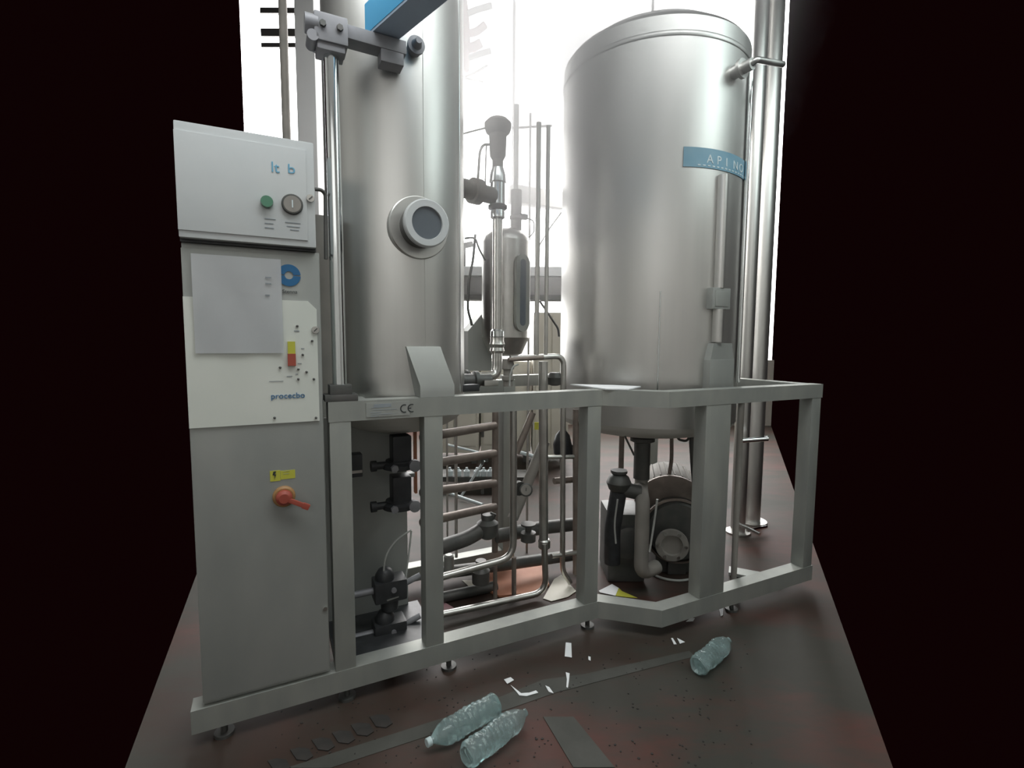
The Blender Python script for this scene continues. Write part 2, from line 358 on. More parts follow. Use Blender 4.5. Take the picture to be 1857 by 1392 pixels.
# yellow warning sticker, rotary switch
b = B(); spanpx(b, 490, 852, 508, 873, .002); spanpx(b, 509, 851, 535, 869, .002); st = b.build('warning_sticker', YEL, dr, label='yellow electric hazard sticker')
c_ = onv(498, 862, 0); b = B()
for q in ([(-.003, .016), (.006, .016), (.000, .002), (-.007, .002)], [(-.004, .004), (.006, .004), (.003, -.003), (-.002, -.016), (.0005, -.002)]):
    b.prism([c_ + U * x + Z * z + V * -.0002 for x, z in q], V * -.0012)
b.build('lightning_mark', INK, st)
b = B(); spanpx(b, 513, 853.5, 526, 855, .0005, .001); spanpx(b, 514, 858, 524, 859.5, .0005, .001); b.build('sticker_lines', INKG, st)
sc_ = onv(515, 899, .002); sw = B().lathe(sc_, -V, [(.040, 0), (.040, .010), (.034, .016), (.034, .02)], 30).build('rotary_switch', ORAN, dr, label='amber rotary switch ring with red handle')
ax = (onv(566, 913, -.03) - onv(520, 896, -.03)).normalized(); ay = ax.cross(V).normalized()
kn = B().lathe(sc_ - V * .018, -V, [(.030, 0), (.028, .014), (.018, .022)], 24)
kn.box(sc_ - V * .032 + ax * .048, (.085, .014, .017), (ax, V, ay), .003).box(sc_ - V * .032 + ax * .085, (.026, .016, .022), (ax, V, ay), .004).build('switch_handle', RED, sw)
# ---------------------------------------------------------------- tank 1
T1 = (.374, .415); R1 = .324
def tp(t, r, ang, z):  # point on tank skin; ang measured from the -V (front) direction towards +U
    a = math.radians(ang); return M(t[0] + r * math.sin(a), t[1] - r * math.cos(a), z)
t1 = thing('steel_tank', M(T1[0], T1[1], 1.05), 'narrow brushed steel tank with round sight glass, behind the cabinet', 'tank')
def dish(rt_, zc, dep, n=9): return [(rt_ * math.sin(math.pi / 2 * k / n), zc - dep * math.cos(math.pi / 2 * k / n)) for k in range(n + 1)]
org = M(T1[0], T1[1], 0)
B().lathe(org, Z, [(R1, 1.185), (R1, 1.25), (R1, 3.62)], 72, False).build('shell', STEEL, t1)
B().lathe(org, Z, dish(R1, 1.184, .13), 64, False).build('bottom_dish', DISH, t1)
B().lathe(org, Z, [(r, 3.62 + 3.49 * 0 + (3.62 - z) * 0 + d_) for (r, z, d_) in [(R1, 0, 0), (R1 * .9, 0, .05), (R1 * .5, 0, .10), (.001, 0, .12)]], 64, False).build('top_dish', STEEL, t1)
B().tube([tp(T1, R1, 49, 1.262), tp(T1, R1, 49, 3.6)], .0035, seg=6).build('weld_seam', CHROME, t1)
B().tube([tp(T1, R1, 8, 1.262), tp(T1, R1, 8, 3.6)], .002, seg=6).build('weld_seam', STEEL, t1)
# sight glass
d0 = ray(768, 405); 
sa = 3.5; so = tp(T1, R1 - .015, sa, 1.985); sn = (U * math.sin(math.radians(sa)) - V * math.cos(math.radians(sa)))
B().lathe(so - sn * .01, sn, [(.132, 0), (.132, .03), (.128, .034)], 48).build('flange_collar', STEEL, t1)
nk = B().lathe(so, sn, [(.088, 0), (.086, .085), (.086, .10)], 40).build('sight_neck', DARKM, t1)
sg = B().lathe(so + sn * .095, sn, [(.095, 0), (.097, .004), (.097, .022), (.092, .028), (.066, .028), (.064, .016)], 44, False).build('sight_ring', CABW, t1, label='bright ring nut of the round sight glass')
B().lathe(so + sn * .108, sn, [(.065, 0), (.065, .006)], 40).build('glass', GLASSD, sg)
# small nozzle near the top
na = 1; npz = uz(742, 95, .12)[1]; no = tp(T1, R1 - .01, na, npz); nn = (U * math.sin(math.radians(na)) - V * math.cos(math.radians(na)))
B().lathe(no, nn, [(.030, 0), (.030, .035), (.036, .036), (.036, .05), (.022, .052), (.012, .085)], 24).build('nozzle', HEADM, t1)
# sloped cover box at the foot
bz0, bz1 = ZT + .001, uz(770, 628, .1)[1]
q0 = uz(757, 700, .05)[0]; q1 = uz(818, 700, .05)[0]; r0_ = uz(738, 640, .10)[0]; r1_ = uz(800, 632, .10)[0]
B().prism([M(q0, .005, bz0), M(q0, .005, bz0 + .05), M(q0 - .04, .075, bz1), M(q0 - .04, .14, bz1), M(q0, .12, bz0)], U * (q1 - q0)).build('cover_box', CAB, t1, label='sloped sheet-metal cover at the tank foot')
# ---------------------------------------------------------------- piston post with head and arm
pc = M(.052, .055, 0)
hy = thing('lift_post', M(.052, .055, ZT), 'bright polished lifting rod standing on the frame beside the cabinet', 'lifting post')
B().box(M(.052, .05, ZT + .013), (.125, .10, .026), bev=.004).box(M(.052, .055, ZT + .045), (.085, .085, .04), bev=.006).build('base_block', DARKM, hy)
B().cyl(M(.052, .055, ZT + .06), M(.048, .055, 2.60), .0275, seg=28).build('rod', CHROME, hy)
hd = B().box(M(.045, .055, 2.655), (.12, .11, .10), bev=.008).box(M(.045, .055, 2.60), (.10, .09, .04), bev=.006)
hd.cyl(M(-.045, .03, 2.665), M(.0, .03, 2.665), .035).cyl(M(-.02, .0, 2.615), M(-.02, .08, 2.615), .02)
hd.build('head', HEADM, hy)
for k in (-.03, .03): B().lathe(M(.045 + k, .0, 2.66), -V, [(.012, 0), (.012, .012)], 6).build('bolt', DARKM, hy)
B().box(M(.19, .055, 2.668), (.28, .075, .05), ((U + Z * -.02).normalized(), V, Z), .004).box(M(.275, .055, 2.625), (.09, .07, .06), bev=.004).build('arm', HEADM, hy)
# bracket between upper box and rod
kb = B().tube([onv(571, 343, .04), onv(583, 344, .04), onv(590, 352, .05), onv(591, 470, .05)], .007, .02).build('clip_rod', DARKM, hy)
# blue beam
bl = thing('blue_beam', at(690, 70, 2.18), 'light blue painted overhead beam with grey underside above the narrow tank', 'beam')
dv = Vector((.697, -.717, 0)); bn = Vector((.717, .697, 0))
e0 = M(.245, .045, 2.707) 
bc = e0 + dv * .60 + Z * .055
B().box(bc, (1.30, .105, .115), (dv, bn, Z), .004).build('beam_body', BLUE, bl)
B().box(bc - Z * .062, (1.30, .10, .010), (dv, bn, Z)).build('underside_plate', UNDER, bl, label='blue-grey underside plate')
# ---------------------------------------------------------------- tank 2
T2 = (2.04, .531); R2 = .562; org2 = M(T2[0], T2[1], 0)
t2 = thing('steel_tank', M(T2[0], T2[1], .95), 'wide brushed steel tank with blue label, domed bottom and domed lid, on the right', 'tank')
B().lathe(org2, Z, [(R2, 1.02), (R2, 3.205), (R2 - .02, 3.232)], 96, False).build('shell', STEEL2, t2)
B().lathe(org2, Z, [(R2 + .004, 3.10), (R2 + .006, 3.105), (R2 + .006, 3.12), (R2 + .004, 3.125)], 96, False).build('rim_band', STEEL2, t2)
B().lathe(org2, Z, [(R2 - .02, 3.232), (R2 * .8, 3.30), (R2 * .5, 3.35), (.001, 3.37)], 64, False).build('lid', STEEL2, t2)
B().lathe(org2, Z, dish(R2, 1.021, .12), 72, False).build('bottom_dish', DISH, t2)
B().tube([tp(T2, R2, -34, 1.14), tp(T2, R2, -34, 1.78)], .0045, seg=6).build('weld_seam', CHROME, t2)
def tang(px): # angle on tank 2 seen at pixel column
    best = None
    for k in range(-90, 91):
        p = tp(T2, R2, k, 2.0) ; r_ = (p.x / p.y - (px - CX) / F)
        vis = (p - M(T2[0], T2[1], 2.0)).dot(Vector((-p.x, -p.y, 0)))
        if vis > -.05 and (best is None or abs(r_) < best[0]): best = (abs(r_), k)
    return best[1]
def tz(px, py):
    a = tang(px); p = tp(T2, R2, a, 2); return a, at(px, py, p.y).z
def shellpatch(name, m, px0, py0, px1, py1, par, off=.002, th=.003, **kw):
    a0, zt_ = tz(px0, py0); _, zb_ = tz(px0, py1); a1, _ = tz(px1, py0); b_ = B(); n_ = 16; g_ = []
    for i in range(n_ + 1):
        a = a0 + (a1 - a0) * i / n_; g_.append([b_.bm.verts.new(tp(T2, R2 + o_, a, z_)) for o_, z_ in ((off, zb_), (off, zt_), (off + th, zt_), (off + th, zb_))])
    for r0, r1 in zip(g_, g_[1:]):
        for i in range(4): b_.bm.faces.new((r0[i], r0[(i + 1) % 4], r1[(i + 1) % 4], r1[i]))
    b_.bm.faces.new(g_[0]); b_.bm.faces.new(g_[-1][::-1]); return b_.build(name, m, par, **kw), a0, a1, zt_, zb_
lb, la0, la1, lz1, lz0 = shellpatch('label_strip', LBL, 1227, 266, 1337, 302, t2, label='faded blue label strip with pale letters')
lh = lz1 - lz0
def letters(st_, name):
    for k, ch in enumerate(st_):
        a = la0 + (la1 - la0) * (.24 + .12 * k); ar = math.radians(a); xd = U * math.cos(ar) + V * math.sin(ar)
        text(name, ch, lh * .62, tp(T2, R2 + .0056, a, lz0 + lh * .26), xd, Z, LBLW, lb, depth=.0006)
letters('APINO', 'label_letter')
b = B()
for (f0, f1, zz, h_) in ((.16, .98, .02, .006),):
    for i in range(16):
        a = la0 + (la1 - la0) * (f0 + (f1 - f0) * i / 15); b.box(tp(T2, R2 + .006, a, lz0 + .012), (.016, .001, h_), (U * math.cos(math.radians(a)) + V * math.sin(math.radians(a)), V, Z))
b.build('label_underline', LBLW, lb)
pa, pz1 = tz(1293, 523); _, pz0 = tz(1293, 561)
def tfr(a): ar = math.radians(a); return (U * math.cos(ar) + V * math.sin(ar), U * math.sin(ar) - V * math.cos(ar))
tx, tn = tfr(pa)
tb = B().box(tp(T2, R2 + .018, pa, (pz0 + pz1) / 2), (.135, .045, pz1 - pz0), (tx, tn, Z), .004).build('terminal_box', CAB, t2, label='small square box on the tank front')
B().box(tp(T2, R2 + .042, pa, (pz0 + pz1) / 2), (.10, .004, pz1 - pz0 - .03), (tx, tn, Z), .001).build('box_lid', PLATE, tb)
B().cyl(tp(T2, R2 + .02, pa, pz0 - .18), tp(T2, R2 + .02, pa, pz0), .03).cyl(tp(T2, R2 + .018, pa, pz1), tp(T2, R2 + .018, pa, lz0 - .03), .028).build('conduit', STEEL2, t2)
aa, _ = tz(1300, 660); _, az1 = tz(1300, 622); b = B(); ax_, an_ = tfr(aa); b.box(tp(T2, R2 + .012, aa, 1.33), (.20, .05, .16), (ax_, an_, Z), .004)
b.prism([tp(T2, R2 - .01, aa, 0) + ax_ * x + Z * z for x, z in [(-.10, 1.40), (.10, 1.40), (.075, 1.50), (.03, az1), (-.03, az1), (-.075, 1.50)]], an_ * .045).build('bracket_cover', CAB, t2, label='arched sheet cover low on the tank')
fa, fz = tz(1308, 132); fx, fn = tfr(fa)
B().lathe(tp(T2, R2 - .01, fa, fz), fn, [(.035, 0), (.035, .05), (.05, .052), (.05, .07), (.03, .072), (.03, .12)], 24).tube([tp(T2, R2 + .10, fa, fz), tp(T2, R2 + .13, fa, fz + .01), tp(T2, R2 + .13, fa, fz + .01) + fx * .25 + Z * .05], .016, .03).build('upper_nozzle', STEEL2, t2)
B().box(tp(T2, R2 + .01, 70, 3.20), (.06, .04, .13), tfr(70) + (Z,), .003).build('lug', HEADM, t2)
ra, _ = tz(1333, 400)
B().tube([tp(T2, R2 + .02, ra, 1.27), tp(T2, R2 + .02, ra, 3.05)], .012).build('level_tube', CHROME, t2)
# outlet below the dish
oc = at(1165, 800, org2.y - .12); ob = at(1165, 860, org2.y - .12)
B().cyl(Vector((oc.x, oc.y, .92)), Vector((oc.x, oc.y, .62)), .052).lathe(Vector((oc.x, oc.y, .86)), Z, [(.06, 0), (.078, .008), (.078, .03), (.06, .038)], 28).build('outlet_pipe', DARKM, t2)
# ---------------------------------------------------------------- thin sheet lying on the frame
b = B(); za = ZT + .002
b.prism([ground(1034, 698, za), ground(1098, 706.5, za), ground(1140, 707, za), ground(1162, 702, za), ground(1110, 699.5, za)], (0, 0, .006))
b.build('paper_strip', PAPER, None, label='white card strip lying on the frame corner below the wide tank', category='paper')

# ---------------------------------------------------------------- helpers for pipework
def vz(px, py, Y): return at(px, py, Y).z
def vprof(b_, px, py, v, prof, seg=28, caps=True):     # upright lathe: prof = [(radius in m, py)]
    q = onv(px, py, v); b_.lathe(Vector((q.x, q.y, 0)), Z, [(r, vz(px, y, q.y)) for r, y in prof], seg, caps); return q
def upipe(b_, px, pya, pyb, v, r, seg=14):
    q = onv(px, (pya + pyb) / 2, v); b_.cyl((q.x, q.y, vz(px, pyb, q.y)), (q.x, q.y, vz(px, pya, q.y)), r, seg=seg); return q
# ---------------------------------------------------------------- actuated valve in front of the separator
vq = onv(902, 500, .60); PM = vq.y / F
va = thing('actuated_valve', (vq.x, vq.y, ZT), 'tall upright steel valve with mushroom-shaped actuator head between the two tanks', 'valve')
def vp(name, prof, m, **k):
    b_ = B(); b_.lathe(Vector((vq.x, vq.y, 0)), Z, [(r * PM, vz(902, y, vq.y)) for r, y in prof], 30); return b_.build(name, m, va, **k)
vp('actuator_head', [(10, 290), (14, 283), (15.5, 245), (21, 240), (23.5, 232), (23.5, 224), (17, 217), (6, 214)], GREYM)
vp('actuator_neck', [(9.5, 318), (9.5, 286)], GREYM)
vp('union_nut', [(13, 333), (15.5, 331), (14.5, 318), (11, 305)], CHROME)
vp('valve_body', [(13.5, 374), (13.5, 333)], CHROME)
vp('flange', [(15, 380), (17, 378), (17, 373), (14, 371)], DARKM)
vp('clamp', [(9, 398), (13, 395), (13, 384), (12, 380)], CHROME)
vp('riser_pipe', [(8.8, 598), (8.8, 396)], PIPE)
vp('clamp', [(9, 612), (12, 610), (12, 600), (9, 597)], CHROME)
vp('clamp', [(11, 640), (13.5, 636), (12, 630), (14.5, 624), (12, 618), (12.5, 611)], PIPE)
e1 = Vector((vq.x, vq.y, vz(902, 640, vq.y))); e2 = Vector((vq.x, vq.y, vz(902, 682, vq.y))); tE = M(.36 + .30, .50, e2.z)
B().tube([e1, e2, e2 + (tE - e2) * .98], 9.2 * PM, .085, 18).build('elbow', PIPE, va)
dE = (tE - e2).normalized()
B().lathe(e2 + (tE - e2) * .62, dE, [(.03, 0), (.046, .005), (.046, .02), (.036, .024), (.036, .045), (.05, .05), (.05, .075), (.03, .08)], 26).build('flange', DARKM, va)
# inlet to tank
iz = vz(860, 357, vq.y); iA = Vector((vq.x, vq.y, iz)); iB = M(.36 + .28, .50, iz)
dI = (iB - iA).normalized(); L_ = (iB - iA).length
B().lathe(iA, dI, [(.04, .03), (.046, .05), (.046, L_ * .35), (.068, L_ * .36), (.068, L_ * .5), (.05, L_ * .51), (.05, L_)], 28).build('inlet_branch', GREYM, va)
B().tube([onv(888, 262, .6), onv(876, 262, .6), onv(870, 275, .6), onv(866, 335, .6)], .007, .03).build('air_tube', GREYM, va)
B().tube([onv(892, 262, .62), onv(882, 262, .62), onv(881, 290, .62), onv(880, 335, .62)], .004, .02).build('air_tube', GREYM, va)
B().tube([onv(880, 232, .6), onv(860, 237, .6), onv(838, 243, .6)], .005, .02).build('air_tube', GREYM, va)
# ---------------------------------------------------------------- separator vessel
sq = onv(917, 540, .86); SM = sq.y / F
sv = thing('separator_vessel', (sq.x, sq.y, ZT), 'slim upright steel vessel with slotted sight window between the tanks', 'vessel')
def sp(name, prof, m, **k):
    b_ = B(); b_.lathe(Vector((sq.x, sq.y, 0)), Z, [(r * SM, vz(917, y, sq.y)) for r, y in prof], 36); return b_.build(name, m, sv, **k)
sp('shell', [(42.5, 612), (42.5, 440)], PIPE)
sp('top_dish', [(42.5, 440), (41, 432), (33, 422), (16, 415), (8, 413)], PIPE)
sp('bottom_cone', [(20, 645), (30, 641), (42.5, 612)], PIPE)
b = B(); upipe(b, 936, 345, 418, .86, 10 * SM); b.lathe(at(936, 398, sq.y), Z, [(.036, 0), (.042, .004), (.042, .02), (.036, .024)], 20); b.build('top_nozzle', GREYM, sv)
B().box(at(949, 393, sq.y), (.05, .03, .03)).build('fitting', DARKM, sv)
wn = Vector((at(947, 530, sq.y).x - sq.x, -.13, 0)).normalized(); wx = Z.cross(wn)
wr = -wn.x * 0; wc = Vector((sq.x, sq.y, 0)) + wn * (42.5 * SM - .002)
zt0, zt1 = vz(949, 601, wc.y), vz(949, 461, wc.y)
def stadium(r, za_, zb_, n=10): return [(r * math.cos(math.pi * k / n), zb_ - r + r * math.sin(math.pi * k / n)) for k in range(n + 1)] + [(-r * math.cos(math.pi * k / n), za_ + r - r * math.sin(math.pi * k / n)) for k in range(n + 1)]
pf = B().prism([wc + wx * x + Z * z for x, z in stadium(.052, zt0, zt1)], wn * .022).build('window_frame', FRAME, sv, label='long rounded frame of the sight window')
B().prism([wc + wn * .0215 + wx * x + Z * z for x, z in stadium(.022, zt0 + .035, zt1 - .03)], wn * .002).build('window_slot', GLASSD, pf)
hx = B(); hx.prism([onv(x, y, .93) for x, y in ((879, 563), (849, 600), (849, 672), (892, 672), (892, 563))], V * .12); hx.build('side_hood', CAB, sv, label='angled sheet hood on the vessel side')
B().tube([onv(862, 425, .8), onv(858, 470, .8), onv(850, 510, .8), onv(848, 560, .8), onv(856, 590, .8)], .008, .03).build('side_pipe', DARKM, sv)
B().tube([onv(843, 432, .75), onv(862, 430, .75), onv(868, 450, .75), onv(880, 472, .75)], .006, .03).build('side_cable', DARKM, sv)
# ---------------------------------------------------------------- upright thin pipes
for (px, ya, yb, r, v, lb_) in ((936, 190, 400, .017, .86, 'thick left upright steel pipe of the row beside the separator vessel'), (958, 205, 1135, .008, 1.0, 'thinnest upright pipe of the row, second from the vessel'),
        (975, 222, 645, .0135, .45, 'third upright pipe of the row, reaching down to the bent cross pipe'), (992, 228, 645, .0115, .45, 'rightmost upright pipe of the row, nearest the wide tank')):
    b = B(); q = upipe(b, px, ya, yb, v, r); o = b.build('riser_pipe', PIPE, None, label=lb_, category='pipe', group='upright pipes between the tanks')
b = B(); b.tube([onv(930, 232, 1.0), onv(1000, 228, 1.0)], .008).build('cross_pipe', PIPE, None, label='faint thin horizontal pipe tying the tops of the upright pipes', category='pipe')
b = B(); b.tube([onv(951, 394, .86), onv(968, 400, .86), onv(969, 420, .86), onv(955, 435, .88)], .004, .02).build('cable', DARK, None, label='short looped black cable hanging beside the thin upright pipes', category='cable')
b = B(); b.tube([onv(1018, 385, 1.1), onv(998, 412, 1.1), onv(978, 445, 1.1), onv(975, 455, 1.1)], .005, .02).build('cable', GREYM, None, label='thin grey cable slanting down from the wide tank behind the upright pipes', category='cable')
b = B(); b.tube([onv(978, 545, 1.1), onv(990, 562, 1.1), onv(1012, 595, 1.1), onv(1014, 610, 1.1)], .008, .02).build('conduit', DARKM, None, label='grey conduit slanting down towards the wide tank', category='pipe')
# channel between tanks
pA, pB_ = onv(925, 352, 1.35), onv(1030, 352, 1.35); zm = vz(975, 360, (pA.y + pB_.y) / 2)
ch = B().box((Vector((pA.x, pA.y, zm)) + Vector((pB_.x, pB_.y, zm))) / 2, ((pB_ - pA).length, .10, .125), bev=.006); ch.build('header_channel', PIPE, None, label='thick horizontal steel channel running behind the upright pipes to the wide tank', category='beam')
# mezzanine
zb0, zb1, zb2 = vz(930, 545, 5.2), vz(930, 502, 5.2), vz(930, 486, 5.2)
mz = thing('walkway', (0, 5.2, zb0), 'grey steel walkway beam crossing behind both tanks at mid height', 'walkway')
B().box((-.1, 5.25, (zb0 + zb1) / 2), (3.9, .12, zb1 - zb0), WX).build('web_plate', BEAM, mz)
B().box((-.1, 5.22, (zb1 + zb2) / 2), (3.9, .26, zb2 - zb1), WX).build('top_flange', CABW, mz)
B().box((-.1, 5.16, zb0 + .03), (3.9, .06, .05), WX).build('lower_flange', DARKM, mz)
for px in (560, 1310):
    q = at(px, 600, 5.32); B().box((q.x, 5.38, zb0 / 2), (.1, .1, zb0), WX).build('support_column', BEAM, mz)
b = B(); b.tube([at(838, 465, 5.2) + Vector((-.05, 0, 0)), at(842, 465, 5.2)], .06, seg=20); b.tube([at(838, 446, 5.2), at(858, 442, 5.2)], .03).tube([at(842, 440, 5.2), at(842, 492, 5.2)], .015); b.build('work_lamp', DARKM, None, label='small round dark lamp above the walkway beside the narrow tank', category='lamp')
# ---------------------------------------------------------------- cross pipe above the frame & down pipes
dp = thing('drain_pipework', M(1.0, .35, ZBB), 'steel drain pipework with long bends standing inside the frame opening', 'pipework')
def seg(name, pts, r, bend=.04, m=PIPE, v=.32, **k):
    return B().tube([onv(x, y, v) for x, y in pts], r, bend, 18).build(name, m, dp, **k)
seg('bent_pipe', [(925, 650), (1022, 645), (1021, 760), (1020, 1035), (1034, 1056)], .0165, .06, v=.45)
seg('flange_plate', [(922, 652), (985, 648)], .012, v=.36, m=PIPEB)
seg('upright_pipe', [(985, 655), (986, 985)], .027, v=.42)
c_ = onv(987, 985, .42); B().lathe(c_ - Z * .03, Z, [(.028, 0), (.036, .008), (.036, .05), (.028, .058)], 22).build('coupling', PIPE, dp)
seg('long_bend_pipe', [(987, 985), (990, 1073), (880, 1097), (790, 1116)], .0185, .09, v=.40)
seg('long_bend_pipe', [(931, 742), (931, 1010), (800, 1046)], .0195, .09, v=.36)
seg('upright_pipe', [(1045, 742), (1045, 1040)], .022, v=.50, m=PIPEB)
seg('stub_pipe', [(985, 829), (1040, 828)], .013, v=.45); seg('stub_pipe', [(1005, 872), (1052, 868)], .02, v=.55, m=PIPEB)
seg('stub_pipe', [(1000, 1008), (1055, 1000)], .014, v=.45)
seg('header_pipe', [(900, 972), (978, 957), (1062, 948)], .042, v=.62, m=DARKM, bend=.05)
seg('header_pipe', [(790, 1040), (925, 1022), (1062, 1003)], .036, v=.66, m=DARKM)
seg('header_pipe', [(790, 1085), (900, 1062)], .03, v=.6, m=DARKM)
B().lathe(onv(872, 1040, .5) - Z * .06, Z, [(.025, 0), (.05, .01), (.052, .08), (.03, .10), (.03, .14)], 20).build('valve_body', DARKM, dp)
B().lathe(onv(958, 968, .5) - Z * .05, Z, [(.02, 0), (.045, .01), (.045, .06), (.02, .07), (.02, .10), (.045, .105), (.045, .115)], 20).build('valve_body', DARKM, dp)
seg('foot_pipe', [(932, 1010), (932, 1112)], .014, v=.46, m=PIPEB); seg('foot_pipe', [(898, 1020), (898, 1100)], .012, v=.46, m=PIPEB)
vb = B(); qv = onv(884, 960, .5); vb.lathe(qv - Z * .05, Z, [(.03, 0), (.06, .02), (.062, .09), (.035, .11), (.03, .14)], 22); vb.build('valve_body', DARKM, dp, label='dark round valve body on the drain pipe')
seg('valve_inlet', [(790, 995), (850, 975), (882, 955)], .042, v=.5, m=DARKM, bend=.05)
seg('valve_stem', [(884, 958), (895, 930)], .018, v=.5, m=DARKM)
qd = onv(935, 872, .5)
seg('slanted_pipe', [(966, 748), (936, 822)], .022, v=.72, m=PIPEB, bend=0); seg('slanted_pipe', [(988, 800), (930, 940)], .034, v=.66, m=GREYM, bend=0)
gq = onv(954, 888, .36); gn = (Vector((0, 0, H)) - gq).normalized()
ga = B().lathe(gq - gn * .012, gn, [(.036, 0), (.037, .02), (.031, .024)], 30).build('pressure_gauge', DARKM, dp, label='small round pressure gauge')
B().lathe(gq + gn * .0115, gn, [(.029, 0), (.029, .0015)], 28).build('dial_face', GREYM, ga)
B().box(gq + gn * .0145, (.003, .001, .024), (gn.cross(Z).normalized(), gn, Z)).build('needle', INK, ga)
B().lathe(onv(943, 886, .40), V, [(.04, 0), (.04, .03)], 24).build('gauge_mount', DARKM, dp)
ab = B(); aq = onv(1020, 808, .62); ab.lathe(aq - Z * .07, Z, [(.03, 0), (.055, .02), (.06, .08), (.045, .14), (.02, .17)], 22).cyl(aq + Vector((.0, 0, 0)), aq + Vector((.08, .02, -.05)), .04); ab.build('actuator_body', DARK, dp, label='dark valve actuator')
# four cross pipes
cp = thing('pipe_manifold', M(.75, .5, .6), 'rack of four brown stained horizontal pipes behind the second frame post', 'manifold')
for (ya, yb) in ((787, 772), (837, 822), (888, 876), (939, 919)):
    a_ = onv(803, ya, .42); d_ = Vector((onv(893, yb, .62).x, onv(893, yb, .62).y, 0)); tgt = ground(893, yb, a_.z) if a_.z < H else a_
    tgt = at(893, yb, onv(893, yb, .62).y); di = (tgt - a_); 
    B().tube([a_ - di * .35, a_ + di * 1.05], .0235, seg=18).build('cross_pipe', PIPEB, cp)
    k_ = a_ + di * .78; B().cyl(k_ - Z * .055, k_ + Z * .0, .009, seg=10).build('stub', DARKM, cp)
for px, v, r, m in ((827, .70, .0095, PIPE), (811, .72, .006, PIPE)):
    b = B(); upipe(b, px, 745, 1010, v, r); b.build('upright_tube', m, cp)
b = B(); upipe(b, 898, 745, 1000, .66, .02); b.build('upright_tube', PIPEB, cp)
b = B(); b.lathe(onv(814, 1020, .62) - Z * .05, Z, [(.03, 0), (.03, .09), (.02, .10)], 20); b.build('plastic_cup', PLATE, None, label='small pale cup standing on the pipes behind the second post', category='cup')
# tank-1 foot fittings right of the cover box
ft = thing('outlet_fitting', M(.62, .3, ZT), 'dark pipe fitting with clamps at the foot of the narrow tank', 'pipe fitting')
fz0 = vz(845, 690, 2.45)
B().lathe(onv(838, 690, .36), U, [(.02, -.05), (.05, -.04), (.05, 0), (.035, .005), (.035, .06), (.048, .065), (.048, .085), (.03, .09), (.03, .16)], 24).build('fitting_body', DARKM, ft)
B().box(onv(840, 702, .30), (.13, .12, .035), bev=.006).build('mounting_block', DARK, ft)
B().box(onv(888, 694, .34), (.08, .05, .03), bev=.004).build('clamp_bracket', PIPE, ft)
b = B(); b.tube([onv(925, 680, .35), onv(930, 664, .35), onv(940, 660, .35)], .005, .02).tube([onv(925, 680, .35), onv(924, 700, .35)], .005); b.build('small_hose', HOSE, ft)
B().lathe(onv(921, 700, .4), Z, [(.026, 0), (.026, .03), (.034, .035), (.034, .055), (.026, .06), (.026, .09), (.034, .095), (.034, .115), (.03, .15)], 20).build('union_stack', GREYM, ft)
B().lathe(onv(1006, 690, .55) - Z * .03, Z, [(.02, 0), (.045, .01), (.05, .05), (.03, .08)], 20).build('knob', DARKM, ft)
# ---------------------------------------------------------------- left bay: valves
def copy_tree(o, parent=None):
    c_ = o.copy(); COL.objects.link(c_)
    if parent: c_.parent = parent
    for ch_ in [x for x in bpy.data.objects if x.parent == o]: copy_tree(ch_, c_)
    return c_
q = onv(724, 838, .26)
dv_ = thing('diaphragm_valve', q, 'upper black diaphragm valve mounted in the left bay of the frame', 'valve', 'black diaphragm valves in the left bay')
B().box(q + Z * .055 + U * .005, (.07, .07, .10), bev=.008).build('bonnet', DARK, dv_)
B().lathe(q - Z * .025, Z, [(.045, 0), (.062, .006), (.062, .022), (.05, .03), (.05, .036)], 28).build('flange_disc', DARK, dv_)
B().cyl(q - U * .105 - Z * .005, q - U * .04 - Z * .005, .014).cyl(q - U * .105 - Z * .005, q - U * .085 - Z * .005, .02).build('side_port', DARK, dv_)
B().lathe(q + U * .045 - V * .045 - Z * .005, -V, [(.022, 0), (.022, .018), (.014, .02)], 20).build('knob', HEADM, dv_)
B().lathe(q - U * .03 - V * .05 - Z * .008, -V, [(.014, 0), (.014, .014)], 6).build('bolt', HEADM, dv_)
dv_.scale = (1.25,) * 3
c2 = copy_tree(dv_); c2.location = onv(724, 910, .26); c2['label'] = 'lower black diaphragm valve in the left bay, beneath its twin'
b = B(); b.box(onv(645, 842, .2) , (.05, .06, .10), bev=.004); b.build('solenoid_box', DARK, None, label='black box half hidden behind the first frame post', category='box')
b = B(); b.box(onv(646, 855, .17), (.05, .01, .012)); b.build('mounting_clip', PIPE, None, label='bright clip under the half hidden black box', category='clip')
b = B(); b.box(onv(742, 860, .36), (.05, .04, .02), bev=.003).box(onv(730, 861, .34), (.11, .03, .012), bev=.002); b.build('mounting_bracket', CAB, None, label='grey bracket between the two black valves', category='bracket')
q = onv(706, 1065, .24)
rg = thing('air_regulator', q, 'upper black regulator block low in the left bay, hoses on its top', 'regulator', 'black regulator blocks in the left bay')
B().box(q, (.15, .10, .10), bev=.012).build('body', DARK, rg)
B().lathe(q - Z * .11, Z, [(.03, 0), (.04, .01), (.042, .07)], 24).build('bowl', DARK, rg)
B().lathe(q + Z * .045 - U * .02, Z, [(.045, 0), (.045, .025), (.03, .05), (.012, .06)], 24).build('cap', DARK, rg)
B().box(q - V * .052 + Z * -.03 + U * .005, (.055, .004, .006), ((U + Z * .12).normalized(), V, Z)).build('metal_clip', PIPE, rg)
B().lathe(q - V * .048 + U * .01 + Z * .01, -V, [(.012, 0), (.012, .012)], 16).build('screw_cap', HEADM, rg)
B().cyl(q + U * .06, q + U * .15 + Z * .03, .014).build('side_port', HEADM, rg)
B().cyl(q - U * .16 - Z * .0, q - U * .06, .016).build('side_port', HEADM, rg)
rg.scale = (1.0,) * 3
